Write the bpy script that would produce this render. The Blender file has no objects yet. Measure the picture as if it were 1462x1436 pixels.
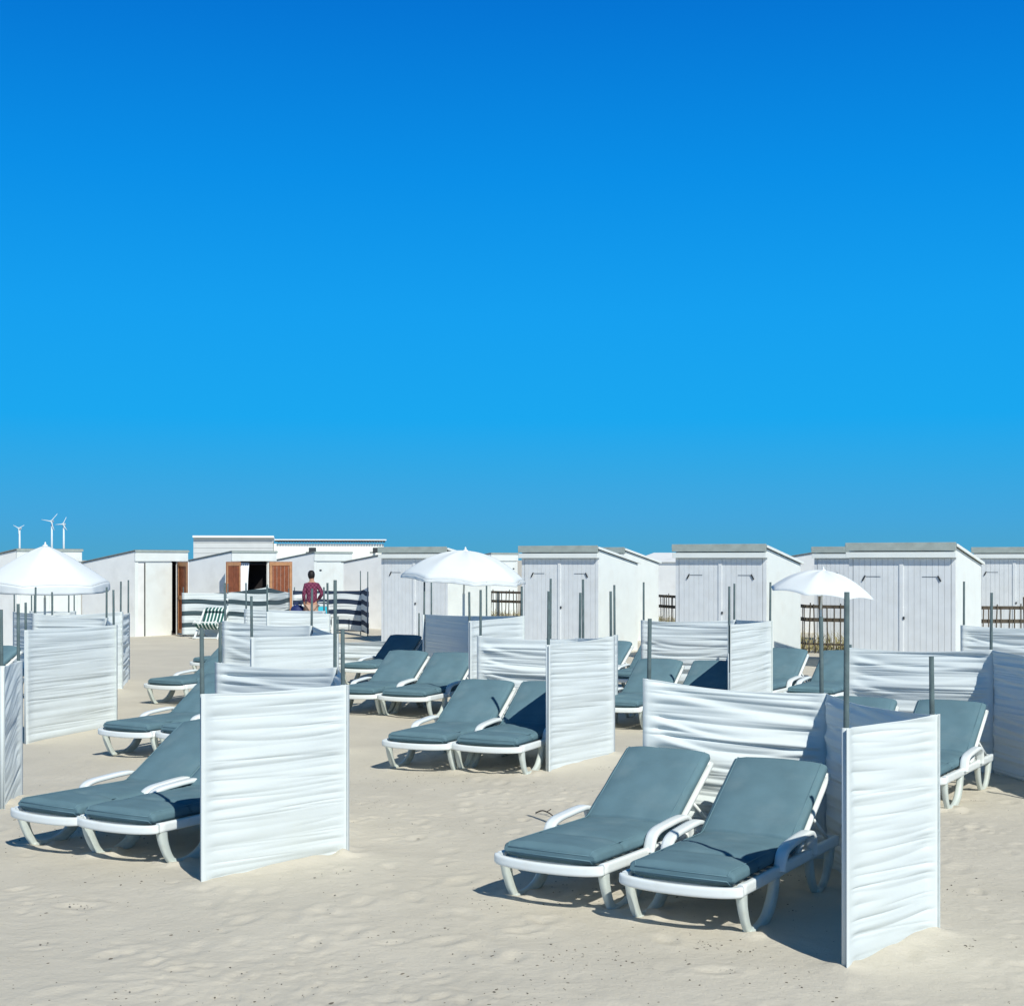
import bpy, bmesh, math, random
import numpy as np
from mathutils import Vector, Matrix

random.seed(7)
RNG = np.random.RandomState(11)
S = bpy.context.scene
COL = S.collection
F, HOR, CAMZ = 2060.0, 799.0, 2.0          # focal length in photo pixels, horizon row, eye height (m)
R = math.radians


def X(px, y):
    return (px - 731.0) * y / F


def ZH(py, y):
    return CAMZ - (py - HOR) * y / F


# ------------------------------------------------------------------ noise and ground shape
_lat = RNG.rand(256, 256)


def vnoise(x, y):
    x = np.asarray(x, float); y = np.asarray(y, float)
    xi = np.floor(x).astype(int); yi = np.floor(y).astype(int)
    fx = x - xi; fy = y - yi
    fx = fx * fx * (3 - 2 * fx); fy = fy * fy * (3 - 2 * fy)
    a = _lat[xi % 256, yi % 256]; b = _lat[(xi + 1) % 256, yi % 256]
    c = _lat[xi % 256, (yi + 1) % 256]; d = _lat[(xi + 1) % 256, (yi + 1) % 256]
    return (a * (1 - fx) + b * fx) * (1 - fy) + (c * (1 - fx) + d * fx) * fy - 0.5


PRINTS = []
for _ in range(520):
    py = 5.2 + 13.5 * random.random() ** 1.25
    PRINTS.append((random.uniform(-0.42, 0.42) * py, py, random.uniform(0, 6.28), random.uniform(.04, .08), random.choice((1, 1, 1.6, 2.6)) * random.uniform(.003, .008)))
for cl_ in range(42):                                  # patches of churned sand
    cy = 6.2 + 7.5 * random.random() ** 1.3; cx = random.uniform(-.4, .4) * cy; sg = random.uniform(.12, .4)
    for k in range(random.randint(8, 26)):
        PRINTS.append((cx + random.gauss(0, sg), cy + random.gauss(0, sg), random.uniform(0, 6.28), random.uniform(.018, .045), random.uniform(.004, .012)))
for tr in range(9):                                   # walked tracks
    x = random.uniform(-2.2, 2.2); y = random.uniform(5.5, 7.5); a = random.uniform(-.6, .6)
    for k in range(16):
        a += random.uniform(-.12, .12)
        x += .62 * math.sin(a); y += .62 * math.cos(a)
        s = .1 * (-1) ** k
        PRINTS.append((x + s * math.cos(a), y - s * math.sin(a), a, .060, random.uniform(.009, .018)))


def base_h(x, y):
    return (.060 * vnoise(x * .35 + 3, y * .35) + .030 * vnoise(x * .9, y * .9 + 9) + .009 * vnoise(x * 2.3 + 5, y * 2.3)
            + .004 * vnoise(x * 5.5, y * 5.5 + 2) + .0025 * vnoise(x * 11 + 1, y * 11))


def gz(x, y):
    return float(base_h(np.array([x]), np.array([y]))[0])


# ------------------------------------------------------------------ materials
def mat(name, col, rough=.6, var=.08, vscale=6., bump=0., bscale=60., spec=.3, metal=0., trans=0., dirt=None, dscale=3., damt=.3):
    m = bpy.data.materials.new(name); m.use_nodes = True
    nt = m.node_tree; N = nt.nodes; L = nt.links
    b = N['Principled BSDF']
    b.inputs['Roughness'].default_value = rough
    b.inputs['Specular IOR Level'].default_value = spec
    b.inputs['Metallic'].default_value = metal
    tc = N.new('ShaderNodeTexCoord')
    n = N.new('ShaderNodeTexNoise'); n.inputs['Scale'].default_value = vscale; n.inputs['Detail'].default_value = 5
    L.new(tc.outputs['Object'], n.inputs['Vector'])
    r = N.new('ShaderNodeValToRGB')
    r.color_ramp.elements[0].position = .3; r.color_ramp.elements[1].position = .7
    r.color_ramp.elements[0].color = tuple(c * (1 - var) for c in col) + (1,)
    r.color_ramp.elements[1].color = tuple(min(1, c * (1 + var)) for c in col) + (1,)
    L.new(n.outputs['Fac'], r.inputs['Fac'])
    out = r.outputs['Color']
    if dirt:
        n2 = N.new('ShaderNodeTexNoise'); n2.inputs['Scale'].default_value = dscale; n2.inputs['Detail'].default_value = 8
        L.new(tc.outputs['Object'], n2.inputs['Vector'])
        r2 = N.new('ShaderNodeValToRGB'); r2.color_ramp.elements[0].position = .52; r2.color_ramp.elements[1].position = .72
        r2.color_ramp.elements[1].color = (damt,) * 3 + (1,)
        L.new(n2.outputs['Fac'], r2.inputs['Fac'])
        mx = N.new('ShaderNodeMix'); mx.data_type = 'RGBA'
        L.new(r2.outputs['Color'], mx.inputs['Factor']); L.new(out, mx.inputs['A']); mx.inputs['B'].default_value = dirt + (1,)
        out = mx.outputs['Result']
    L.new(out, b.inputs['Base Color'])
    if bump:
        n3 = N.new('ShaderNodeTexNoise'); n3.inputs['Scale'].default_value = bscale; n3.inputs['Detail'].default_value = 6
        L.new(tc.outputs['Object'], n3.inputs['Vector'])
        bp = N.new('ShaderNodeBump'); bp.inputs['Strength'].default_value = bump; bp.inputs['Distance'].default_value = .01
        L.new(n3.outputs['Fac'], bp.inputs['Height']); L.new(bp.outputs['Normal'], b.inputs['Normal'])
    if trans:
        t = N.new('ShaderNodeBsdfTranslucent'); L.new(out, t.inputs['Color'])
        ms = N.new('ShaderNodeMixShader'); ms.inputs['Fac'].default_value = trans
        L.new(b.outputs[0], ms.inputs[1]); L.new(t.outputs[0], ms.inputs[2])
        L.new(ms.outputs[0], N['Material Output'].inputs['Surface'])
    return m


M = {}
M['plastic'] = mat('white_plastic', (.77, .82, .82), .38, .03, 4, .04, 90, .4, dirt=(.62, .60, .52), dscale=7, damt=.35)
M['cushion'] = mat('teal_grey_cushion', (.116, .206, .246), .85, .08, 5, .22, 420, .2, dirt=(.20, .29, .32), dscale=4, damt=.35)
M['leg'] = mat('shade_greyed_plastic', (.56, .62, .59), .45, .06, 6, .05, 90, .35, dirt=(.40, .40, .34), dscale=9, damt=.5)  # white leg plastic with its shade put into a greyer, greener colour
M['piping'] = mat('cushion_piping', (.125, .225, .27), .8, .05, 9)  # lighter than the cushion, a highlight painted along its edges
M['canvas'] = mat('white_canvas', (.665, .725, .735), .8, .02, 3, .10, 700, .2, trans=.07, dirt=(.63, .68, .64), dscale=2.2, damt=.22)
M['post'] = mat('weathered_post', (.090, .130, .138), .8, .2, 14, .4, 60, .2)
M['umb'] = mat('umbrella_canvas', (.80, .85, .87), .8, .02, 3, .05, 300, .2, trans=.12)
M['grey_paint'] = mat('grey_white_boards', (.69, .72, .735), .55, .04, 5, .12, 40, .3, dirt=(.58, .58, .56), dscale=3, damt=.3)
M['white_paint'] = mat('white_painted_wood', (.78, .82, .79), .5, .03, 3, .10, 40, .3, dirt=(.66, .65, .60), dscale=2.5, damt=.35)
M['side_paint'] = mat('pale_grey_panel', (.85, .855, .83), .55, .03, 3, .08, 30, .3, dirt=(.62, .61, .58), dscale=2, damt=.35)
M['clad'] = mat('grey_cladding', (.52, .55, .56), .6, .04, 2, .1, 20)
M['fascia'] = mat('grey_green_fascia', (.36, .41, .38), .6, .12, 6, .2, 40, .3)
M['felt'] = mat('roofing_felt', (.20, .23, .23), .9, .15, 12, .3, 120, .1)
M['dark_gap'] = mat('dark_gap', (.07, .075, .08), .9, .1, 6)
M['iron'] = mat('black_iron', (.03, .035, .04), .5, .1, 20, .1, 80, .4)
M['brown'] = mat('red_brown_wood', (.21, .065, .028), .5, .22, 9, .2, 30, .35)
M['brown_pale'] = mat('pale_brown_rail', (.42, .22, .11), .5, .15, 9, .2, 30, .35)
M['inside_shade'] = mat('hut_interior_shade', (.035, .03, .032), .8, .2, 3)  # near-black, shade inside the open huts painted into the colour
M['curtain'] = mat('white_curtain', (.78, .82, .88), .8, .03, 5)
M['fence'] = mat('dark_brown_paling', (.095, .080, .060), .85, .3, 8, .3, 50)
M['skin'] = mat('skin', (.48, .27, .19), .55, .06, 12)
M['hair'] = mat('black_hair', (.012, .010, .010), .55, .2, 40, .3, 200)
M['shorts'] = mat('tan_shorts', (.46, .32, .25), .8, .08, 14)
M['navy'] = mat('navy_bag', (.015, .03, .13), .6, .15, 12, .2, 60)
M['cyan'] = mat('cyan_box', (.05, .50, .68), .45, .05, 5)
M['turb'] = mat('hazed_white', (.62, .70, .74), .5, .02, 1)  # white dulled with painted distance haze; also on the cool box lid
M['grass'] = mat('dune_grass', (.30, .27, .14), .8, .35, 3)
M['twig'] = mat('dry_twig', (.05, .045, .04), .9, .2, 20)
M['debris'] = mat('dark_shell_bits', (.13, .115, .09), .8, .4, 30)
M['bands'] = None


def stripes(name, axis, period, cols, duty=.5, ofs=0.):
    m = bpy.data.materials.new(name); m.use_nodes = True
    N = m.node_tree.nodes; L = m.node_tree.links; b = N['Principled BSDF']; b.inputs['Roughness'].default_value = .85
    tc = N.new('ShaderNodeTexCoord'); sp = N.new('ShaderNodeSeparateXYZ'); L.new(tc.outputs['UV'], sp.inputs[0])
    a = N.new('ShaderNodeMath'); a.operation = 'MULTIPLY_ADD'; L.new(sp.outputs[axis], a.inputs[0]); a.inputs[1].default_value = 1 / period; a.inputs[2].default_value = ofs
    f = N.new('ShaderNodeMath'); f.operation = 'FRACT'; L.new(a.outputs[0], f.inputs[0])
    g = N.new('ShaderNodeMath'); g.operation = 'GREATER_THAN'; L.new(f.outputs[0], g.inputs[0]); g.inputs[1].default_value = duty
    mx = N.new('ShaderNodeMix'); mx.data_type = 'RGBA'; L.new(g.outputs[0], mx.inputs['Factor'])
    mx.inputs['A'].default_value = cols[0] + (1,); mx.inputs['B'].default_value = cols[1] + (1,)
    L.new(mx.outputs['Result'], b.inputs['Base Color'])
    return m


M['bands'] = stripes('navy_white_bands', 1, .27, ((.018, .036, .075), (.72, .76, .77)), .46)
M['bands_grey'] = stripes('grey_white_bands', 1, .30, ((.050, .085, .10), (.70, .76, .76)), .40, .2)
M['deck'] = stripes('green_white_deck_stripes', 0, .11, ((.012, .10, .085), (.72, .78, .76)), .62)


def plaid():
    m = bpy.data.materials.new('burgundy_plaid'); m.use_nodes = True
    N = m.node_tree.nodes; L = m.node_tree.links; b = N['Principled BSDF']; b.inputs['Roughness'].default_value = .9
    tc = N.new('ShaderNodeTexCoord')
    ck = N.new('ShaderNodeTexChecker'); ck.inputs['Scale'].default_value = 19
    ck.inputs['Color1'].default_value = (.10, .012, .042, 1); ck.inputs['Color2'].default_value = (.19, .04, .09, 1)
    L.new(tc.outputs['Object'], ck.inputs['Vector']); L.new(ck.outputs['Color'], b.inputs['Base Color'])
    return m


M['plaid'] = plaid()


def sand_mat():
    m = bpy.data.materials.new('beach_sand'); m.use_nodes = True
    N = m.node_tree.nodes; L = m.node_tree.links; b = N['Principled BSDF']
    b.inputs['Roughness'].default_value = .95; b.inputs['Specular IOR Level'].default_value = .1
    tc = N.new('ShaderNodeTexCoord')

    def noise(sc, det, rough=.55):
        n = N.new('ShaderNodeTexNoise'); n.inputs['Scale'].default_value = sc; n.inputs['Detail'].default_value = det
        n.inputs['Roughness'].default_value = rough; L.new(tc.outputs['Object'], n.inputs['Vector']); return n.outputs['Fac']

    def ramp(fac, p0, p1, c0, c1):
        r = N.new('ShaderNodeValToRGB'); r.color_ramp.elements[0].position = p0; r.color_ramp.elements[1].position = p1
        r.color_ramp.elements[0].color = c0 + (1,); r.color_ramp.elements[1].color = c1 + (1,); L.new(fac, r.inputs['Fac']); return r.outputs['Color']

    def mix(f, a, c):
        x = N.new('ShaderNodeMix'); x.data_type = 'RGBA'; L.new(f, x.inputs['Factor']); L.new(a, x.inputs['A'])
        if isinstance(c, tuple): x.inputs['B'].default_value = c + (1,)
        else: L.new(c, x.inputs['B'])
        return x.outputs['Result']
    c = ramp(noise(1.3, 6), .3, .7, (.555, .515, .430), (.625, .580, .485))
    c = mix(ramp(noise(38, 8, .7), .58, .74, (0, 0, 0), (.22,) * 3), c, (.38, .36, .27))          # damp grains and shell dust
    c = mix(ramp(noise(5, 4), .60, .75, (0, 0, 0), (.20,) * 3), c, (.44, .42, .34))
    vo = N.new('ShaderNodeTexVoronoi'); vo.inputs['Scale'].default_value = 16; L.new(tc.outputs['Object'], vo.inputs['Vector'])
    sp = ramp(vo.outputs['Distance'], .06, .12, (1, 1, 1), (0, 0, 0))
    gate = ramp(noise(1.7, 3), .56, .66, (0, 0, 0), (.55,) * 3)
    mu = N.new('ShaderNodeMix'); mu.data_type = 'RGBA'; mu.blend_type = 'MULTIPLY'; mu.inputs['Factor'].default_value = 1
    L.new(sp, mu.inputs['A']); L.new(gate, mu.inputs['B'])
    c = mix(mu.outputs['Result'], c, (.15, .13, .09))
    L.new(c, b.inputs['Base Color'])
    b1 = N.new('ShaderNodeBump'); b1.inputs['Strength'].default_value = .55; b1.inputs['Distance'].default_value = .02; L.new(noise(17, 9, .7), b1.inputs['Height'])
    b2 = N.new('ShaderNodeBump'); b2.inputs['Strength'].default_value = .35; b2.inputs['Distance'].default_value = .004; L.new(noise(170, 4, .7), b2.inputs['Height'])
    L.new(b1.outputs['Normal'], b2.inputs['Normal']); L.new(b2.outputs['Normal'], b.inputs['Normal'])
    return m


M['sand'] = sand_mat()


# ------------------------------------------------------------------ mesh helpers
class MB:
    def __init__(s):
        s.v = []; s.f = []; s.sm = []; s.uv = {}

    def quad(s, idx, smooth=False):
        s.f.append(tuple(idx)); s.sm.append(smooth)

    def box(s, c, size, mtx=None, bev=0.):
        """box with centre c, full size, optional bevelled edges"""
        bm = bmesh.new(); bmesh.ops.create_cube(bm, size=1)
        for v in bm.verts: v.co = Vector((v.co.x * size[0], v.co.y * size[1], v.co.z * size[2]))
        if bev: bmesh.ops.bevel(bm, geom=bm.edges[:], offset=bev, segments=2, affect='EDGES', profile=.5)
        s.add_bm(bm, Matrix.Translation(c) if mtx is None else mtx @ Matrix.Translation(c))

    def add_bm(s, bm, mtx=Matrix.Identity(4), smooth=False):
        bm.verts.index_update(); o = len(s.v)
        s.v += [tuple(mtx @ v.co) for v in bm.verts]
        for f in bm.faces: s.quad([o + v.index for v in f.verts], smooth)
        bm.free()

    def sweep(s, pts, w, h, side=(1, 0, 0), n=12, p=4., caps=True, smooth=True, taper=None):
        """rounded-rectangle section (w along side, h across) swept along pts"""
        pts = [Vector(q) for q in pts]; side = Vector(side).normalized(); o = len(s.v); k = len(pts)
        for i, q in enumerate(pts):
            t = (pts[min(i + 1, k - 1)] - pts[max(i - 1, 0)]).normalized()
            sd = (side - t * side.dot(t)); sd = sd.normalized() if sd.length > 1e-4 else t.orthogonal().normalized()
            nn = sd.cross(t)
            sc = taper(i / (k - 1)) if taper else 1.
            for j in range(n):
                a = 2 * math.pi * j / n
                ca, sa = math.cos(a), math.sin(a)
                r = (abs(ca) ** p + abs(sa) ** p) ** (-1 / p)
                s.v.append(tuple(q + sd * (w / 2 * r * ca * sc) + nn * (h / 2 * r * sa * sc)))
        for i in range(k - 1):
            for j in range(n):
                a = o + i * n + j; b = o + i * n + (j + 1) % n
                s.quad((a, b, b + n, a + n), smooth)
        if caps:
            s.quad([o + j for j in range(n)][::-1]); s.quad([o + (k - 1) * n + j for j in range(n)])

    def tube(s, pts, r, n=8, r1=None, smooth=True):
        t = None if r1 is None else (lambda u: 1 + (r1 / r - 1) * u)
        d = (Vector(pts[-1]) - Vector(pts[0])).normalized()
        side = (1, 0, 0) if abs(d.x) < .8 else (0, 1, 0)
        s.sweep(pts, 2 * r, 2 * r, side, n, 2., True, smooth, t)

    def grid(s, arr, smooth=True, uv=None):
        nu, nv, _ = arr.shape; o = len(s.v)
        s.v += [tuple(q) for q in arr.reshape(-1, 3)]
        if uv is not None:
            for i, q in enumerate(uv.reshape(-1, 2)): s.uv[o + i] = tuple(q)
        for i in range(nu - 1):
            for j in range(nv - 1):
                a = o + i * nv + j
                s.quad((a, a + nv, a + nv + 1, a + 1), smooth)

    def lathe(s, prof, n=24, mtx=Matrix.Identity(4), smooth=True):
        o = len(s.v)
        for r, z in prof:
            for j in range(n):
                a = 2 * math.pi * j / n
                s.v.append(tuple(mtx @ Vector((r * math.cos(a), r * math.sin(a), z))))
        for i in range(len(prof) - 1):
            for j in range(n):
                a = o + i * n + j; b = o + i * n + (j + 1) % n
                s.quad((a, b, b + n, a + n), smooth)

    def build(s, name, material, parent=None, solid=0.):
        me = bpy.data.meshes.new(name); me.from_pydata(s.v, [], s.f); me.update()
        me.polygons.foreach_set('use_smooth', s.sm)
        if s.uv:
            ul = me.uv_layers.new(name='UVMap')
            for lp in me.loops: ul.data[lp.index].uv = s.uv.get(lp.vertex_index, (0, 0))
        o = bpy.data.objects.new(name, me); COL.objects.link(o)
        me.materials.append(material)
        if parent is not None: o.parent = parent
        if solid:
            md = o.modifiers.new('Solidify', 'SOLIDIFY'); md.thickness = solid; md.offset = 0
        return o


def smooth_path(pts, n=8):
    """Catmull-Rom through pts"""
    P = [Vector(p) for p in pts]; P = [2 * P[0] - P[1]] + P + [2 * P[-1] - P[-2]]; out = []
    for i in range(1, len(P) - 2):
        for k in range(n):
            t = k / n; a, b, c, d = P[i - 1:i + 3]
            out.append(.5 * ((2 * b) + (c - a) * t + (2 * a - 5 * b + 4 * c - d) * t * t + (3 * b - a - 3 * c + d) * t ** 3))
    return out + [P[-2]]


def tag(o, label=None, cat=None, group=None, kind=None):
    for k, v in (('label', label), ('category', cat), ('group', group), ('kind', kind)):
        if v: o[k] = v
    return o


def empty(name, loc, rz=0., label=None, cat=None, group=None):
    o = bpy.data.objects.new(name, None); COL.objects.link(o); o.location = loc; o.rotation_euler = (0, 0, rz); o.empty_display_size = .2
    return tag(o, label, cat, group)


def copy_tree(o, parent=None):
    c = o.copy(); COL.objects.link(c)
    if parent is not None: c.parent = parent
    for ch in list(o.children): copy_tree(ch, c)
    return c


# ------------------------------------------------------------------ ground
def axis_coords(lo, hi, fine, grow, limit):
    a = list(np.arange(lo, hi, fine))
    s = fine; v = a[-1]
    while v < limit: s *= grow; v += s; a.append(v)
    s = fine; v = a[0]; pre = []
    while v > -limit: s *= grow; v -= s; pre.append(v)
    return np.array(pre[::-1] + a)


BASE_LINES, FEET = [], []


# ------------------------------------------------------------------ windbreaks
def panel_mesh(p0, p1, z0, z1, seed, amp=1., bow=0., zb=-.05, dense=1., sag=.012, slant=0., bands=False):
    rs = np.random.RandomState(seed)
    L = math.hypot(p1[0] - p0[0], p1[1] - p0[1])
    nu = max(10, int(34 * dense)); nv = max(40, int(280 * dense))
    u = np.linspace(0, 1, nu)[:, None]; v = np.linspace(0, 1, nv)[None, :]
    if amp >= 1.4: sag = sag + .018
    zt = z0 + (z1 - z0) * u - sag * 4 * u * (1 - u) + .0015 * np.sin(u * 9 + seed)
    zl = zb + (zt - zb) * v
    d = np.zeros((nu, nv))
    nf = 34
    for k in range(nf):
        c = (k + rs.uniform(-.3, .3)) / nf * 1.24 - .02
        sl = rs.normal(.012, .016) + slant; cv = rs.normal(.02, .035)
        w = rs.uniform(.0065, .0125) * (2.0 if rs.rand() < .25 else 1)
        a = rs.uniform(.003, .0105) * (1.6 if w > .0135 else 1)
        t = rs.rand(); uu = u
        if t < .5: win = np.ones_like(u)
        elif t < .75: win = 1 / (1 + np.exp((uu - rs.uniform(.25, .8)) * 14))
        else: win = 1 / (1 + np.exp((rs.uniform(.2, .75) - uu) * 14))
        cc = c + sl * (uu - .5) + cv * (uu - .5) ** 2
        ww = w * (1 + .6 * np.sin(math.pi * uu))
        q = (zl - cc) / ww
        d -= a * win * np.exp(-np.sqrt(q * q + .05)) * (1 - .3 * np.sin(math.pi * uu))
        d += .55 * a * win * np.exp(-((q - 2.6) / 2.0) ** 2)
    if amp >= 1.4:                                               # slack back panels: bold drapes fanning out from the posts
        for k in range(9):
            c = .06 + (k + rs.uniform(-.25, .25)) / 9 * 1.12
            sl = rs.normal(0, .05) + slant; w = rs.uniform(.018, .034); a = rs.uniform(.014, .026)
            cc = c + sl * (u - .5) - rs.uniform(.0, .16) * 4 * u * (1 - u) * min(1, c)
            q = (zl - cc) / w
            d -= .55 * a * q * np.exp(-np.abs(q) ** 1.5) * (.6 + .4 * np.sin(math.pi * u * rs.uniform(.7, 1.6) + rs.uniform(0, 1)))
    for k in range(16):                                          # thin sharp creases
        c = rs.uniform(.02, 1.16); m0 = rs.uniform(.0, 1.0); hl = rs.uniform(.25, .65); sl = rs.normal(.03, .022) + slant; cv = rs.normal(0, .05)
        q = (zl - c - sl * (u - m0) - cv * (u - m0) ** 2) / rs.uniform(.0035, .006)
        d -= rs.uniform(.0025, .006) / max(.8, amp * .7) * np.exp(-np.sqrt(q * q + .03)) * np.exp(-((u - m0) / hl) ** 4)
    edge = np.minimum(u, 1 - u) * L                              # flat stitched hem beside each post
    hem = 1 / (1 + np.exp(-(edge - .07) * 110))
    d = d * amp * hem + .025 * np.exp(-(edge / .085) ** 2)
    d += (.014 * amp * vnoise(u * 1.6 + seed, zl * 7) + .012 * vnoise(u * 3 + seed, zl * 2.5)) * hem
    tx, ty = (p1[0] - p0[0]) / L, (p1[1] - p0[1]) / L
    nx, ny = ty, -tx
    if nx * .43 - ny * .90 < 0: nx, ny = -nx, -ny               # crease faces out towards the sunlit side
    off = d + bow * np.sin(math.pi * u) * np.sin(math.pi * (.2 + .7 * v))
    # cloth pulled slightly inward half way down
    ue = (u * (L + .064) - .032)
    x = p0[0] + tx * ue + nx * off; y = p0[1] + ty * ue + ny * off
    m = MB(); uvv = np.stack([u * L + 0 * v, zl + .02 * np.sin(5 * u + seed)], -1)
    m.grid(np.stack([x + 0 * v, y + 0 * v, zl], -1), uv=uvv)
    return m


def windbreak(posts, label, group='white canvas windbreaks in the sand', seed=1, amps=None, dense=1., fabric='canvas', bows=None, slants=None, zb=-.05, hems=True, matl=None):
    """posts: (px, depth, fabric top row, post top row)"""
    P = []
    for (px, y, pt, pp) in posts:
        x = X(px, y); P.append((x, y, ZH(pt, y), ZH(pp, y), gz(x, y)))
    x0, y0 = P[0][:2]
    root = empty('windbreak', (x0, y0, P[0][4]), 0, label, 'windbreak', group)
    for a_, b_ in zip(P[:-1], P[1:]): BASE_LINES.append((a_[0], a_[1], b_[0], b_[1], seed))
    q = [(x - x0, y - y0, zt - P[0][4], zp - P[0][4]) for (x, y, zt, zp, g_) in P]
    for i in range(len(q) - 1):
        m = panel_mesh(q[i][:2], q[i + 1][:2], q[i][2], q[i + 1][2], seed * 17 + i, (amps or [1.2] * 9)[i], (bows or [.0] * 9)[i], zb, dense, .012, (slants or [0.] * 9)[i])
        m.build('canvas_panel', matl or M[fabric], root, .003)
    for i, (x, y, zt, zp) in enumerate(q):
        lean = Vector((random.uniform(-.012, .012), random.uniform(-.012, .012), 0))
        m = MB(); m.tube([(x, y, -.25), Vector((x, y, zt)) + lean * .6, Vector((x, y, zp)) + lean], .0150, 10, .0135)
        po = m.build('post', M['post'], root)
        if hems:
            h = MB(); h.tube([(x, y, zb), (x, y, zt - .002)], .0185, 10)
            h.build('sleeve', matl or M[fabric], po)
    return root


WB = 'white canvas windbreaks in the sand'
windbreak([(925, 9.7, 968, 883), (1174, 9.5, 989, 880), (1332, 7.76, 1019, 937), (1207, 7.07, 1038, 845)],
          'nearest right white canvas windbreak folded round two grey loungers', seed=3, amps=[2.7, 1.4, 1.15], slants=[-.10, -.05, .03], bows=[.06, .02, .015])
windbreak([(314, 11.9, 945, 888), (478, 11.3, 952, 828), (490, 9.74, 977, 898), (290, 8.9, 990, 896)],
          'nearest left white canvas windbreak with one broad sunlit front panel', seed=5, amps=[1.7, 1.3, 1.0], bows=[.03, .02, .025])
windbreak([(322, 17.7, 886, 832), (444, 17.0, 893, 840), (478, 15.2, 905, 850), (360, 14.3, 909, 851)],
          'white windbreak directly behind the broad front left windbreak', seed=7, dense=.8, amps=[1.6, 1.3, 1.0])
windbreak([(352, 23.5, 869, 832), (463, 23.0, 872, 838), (468, 21.8, 876, 832), (382, 21.0, 873, 836)],
          'small white windbreak in front of the person in the plaid shirt', seed=8, dense=.6)
windbreak([(3, 11.5, 950, 870), (27, 12.2, 943, 862)],
          'narrow wrinkled white windbreak cut off by the left edge', seed=9, amps=[1.3], slants=[.30])
windbreak([(50, 19.9, 875, 838), (152, 19.3, 882, 838), (163, 17.5, 892, 842), (37, 15.85, 899, 860)],
          'white windbreak panel under the left parasol, nearer of two', seed=10, dense=.85, amps=[1.5, 1.3, 1.1])
windbreak([(183, 24.0, 875, 828), (172, 21.9, 873, 830), (75, 20.8, 878, 845)],
          'white windbreak showing as a strip behind the left parasol panel', seed=11, dense=.6, amps=[2.2, 1.1])
windbreak([(21, 27, 873, 840), (49, 26, 875, 838), (98, 26.5, 874, 840)],
          'low windbreak with three thin posts under the left parasol', seed=12, dense=.5)
windbreak([(45, 29, 872, 840), (75, 28.5, 872, 838), (106, 29.5, 872, 842)],
          'windbreak standing farthest back under the left parasol near the hut', seed=13, dense=.5)
windbreak([(686, 15.6, 907, 842), (827, 15.3, 911, 846), (873, 14.77, 908, 844), (782, 13.42, 920, 844)],
          'centre white windbreak in the middle of the beach beside two loungers', seed=14, amps=[2.0, 1.3, 1.0], slants=[-.05, 0, .06], bows=[.03, .01, .015])
windbreak([(785, 17.4, 911, 826), (833, 16.8, 912, 827), (878, 17.6, 906, 835)],
          'windbreak barely showing behind the centre windbreak, with tall thin posts', seed=15, dense=.6)
windbreak([(605, 22.3, 877, 830), (745, 18.8, 879, 837), (671, 17.8, 886, 845)],
          'windbreak below the central parasol showing its shaded grey inner side', seed=16, dense=.8, amps=[.5, 1.0])
windbreak([(616, 25, 880, 825), (695, 24.4, 881, 830), (711, 23.6, 882, 845)],
          'windbreak hidden up to its posts behind the central parasol pole', seed=17, dense=.5)
windbreak([(482, 26.0, 917, 880), (598, 25.4, 909, 875)],
          'low slack white windbreak behind the farthest pair of middle loungers', seed=18, dense=.6, amps=[2.2])
windbreak([(919, 20.2, 885, 831), (1048, 19.6, 884, 833), (1099, 18.6, 886, 831), (1041, 16.9, 891, 837)],
          'white windbreak in front of the second hut from the right', seed=19, dense=.9, amps=[2.0, 1.3, 1.0], bows=[.03, .01, .01])
windbreak([(1213, 14.0, 924, 920), (1414, 13.4, 927, 846), (1652, 10.8, 955, 890)],
          'white windbreak at the right edge with a shaded grey side panel', seed=20, amps=[2.0, 1.5], bows=[.04, .02])
windbreak([(1376, 18.0, 892, 830), (1500, 17.3, 894, 840)],
          'white windbreak at the right edge beside the rightmost hut', seed=21, dense=.8, amps=[2.0])
SW = 'striped windbreaks by the far huts'
windbreak([(262, 37.0, 846, 838), (325, 36.6, 846, 833), (382, 36.0, 838, 834), (412, 38.4, 846, 840)],
          'grey and white striped windbreak by the hut with brown doors', SW, seed=22, dense=.45, fabric='bands_grey', zb=.06)
windbreak([(420, 38.6, 843, 838), (467, 38.6, 843, 832), (515, 38.2, 843, 815), (525, 37.0, 838, 816)],
          'navy and white striped windbreak beside the standing person', SW, seed=23, dense=.45, fabric='bands', zb=.10)


# ------------------------------------------------------------------ sun loungers
def rail_bar(m, pts, w, h, side=(1, 0, 0), p=4., taper=None, n=12):
    m.sweep(pts, w, h, side, n, p, True, True, taper)


HINGE, BTOP = (1.0, .262), (1.60, .655)
BA = math.atan2(BTOP[1] - HINGE[1], BTOP[0] - HINGE[0])


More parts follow.
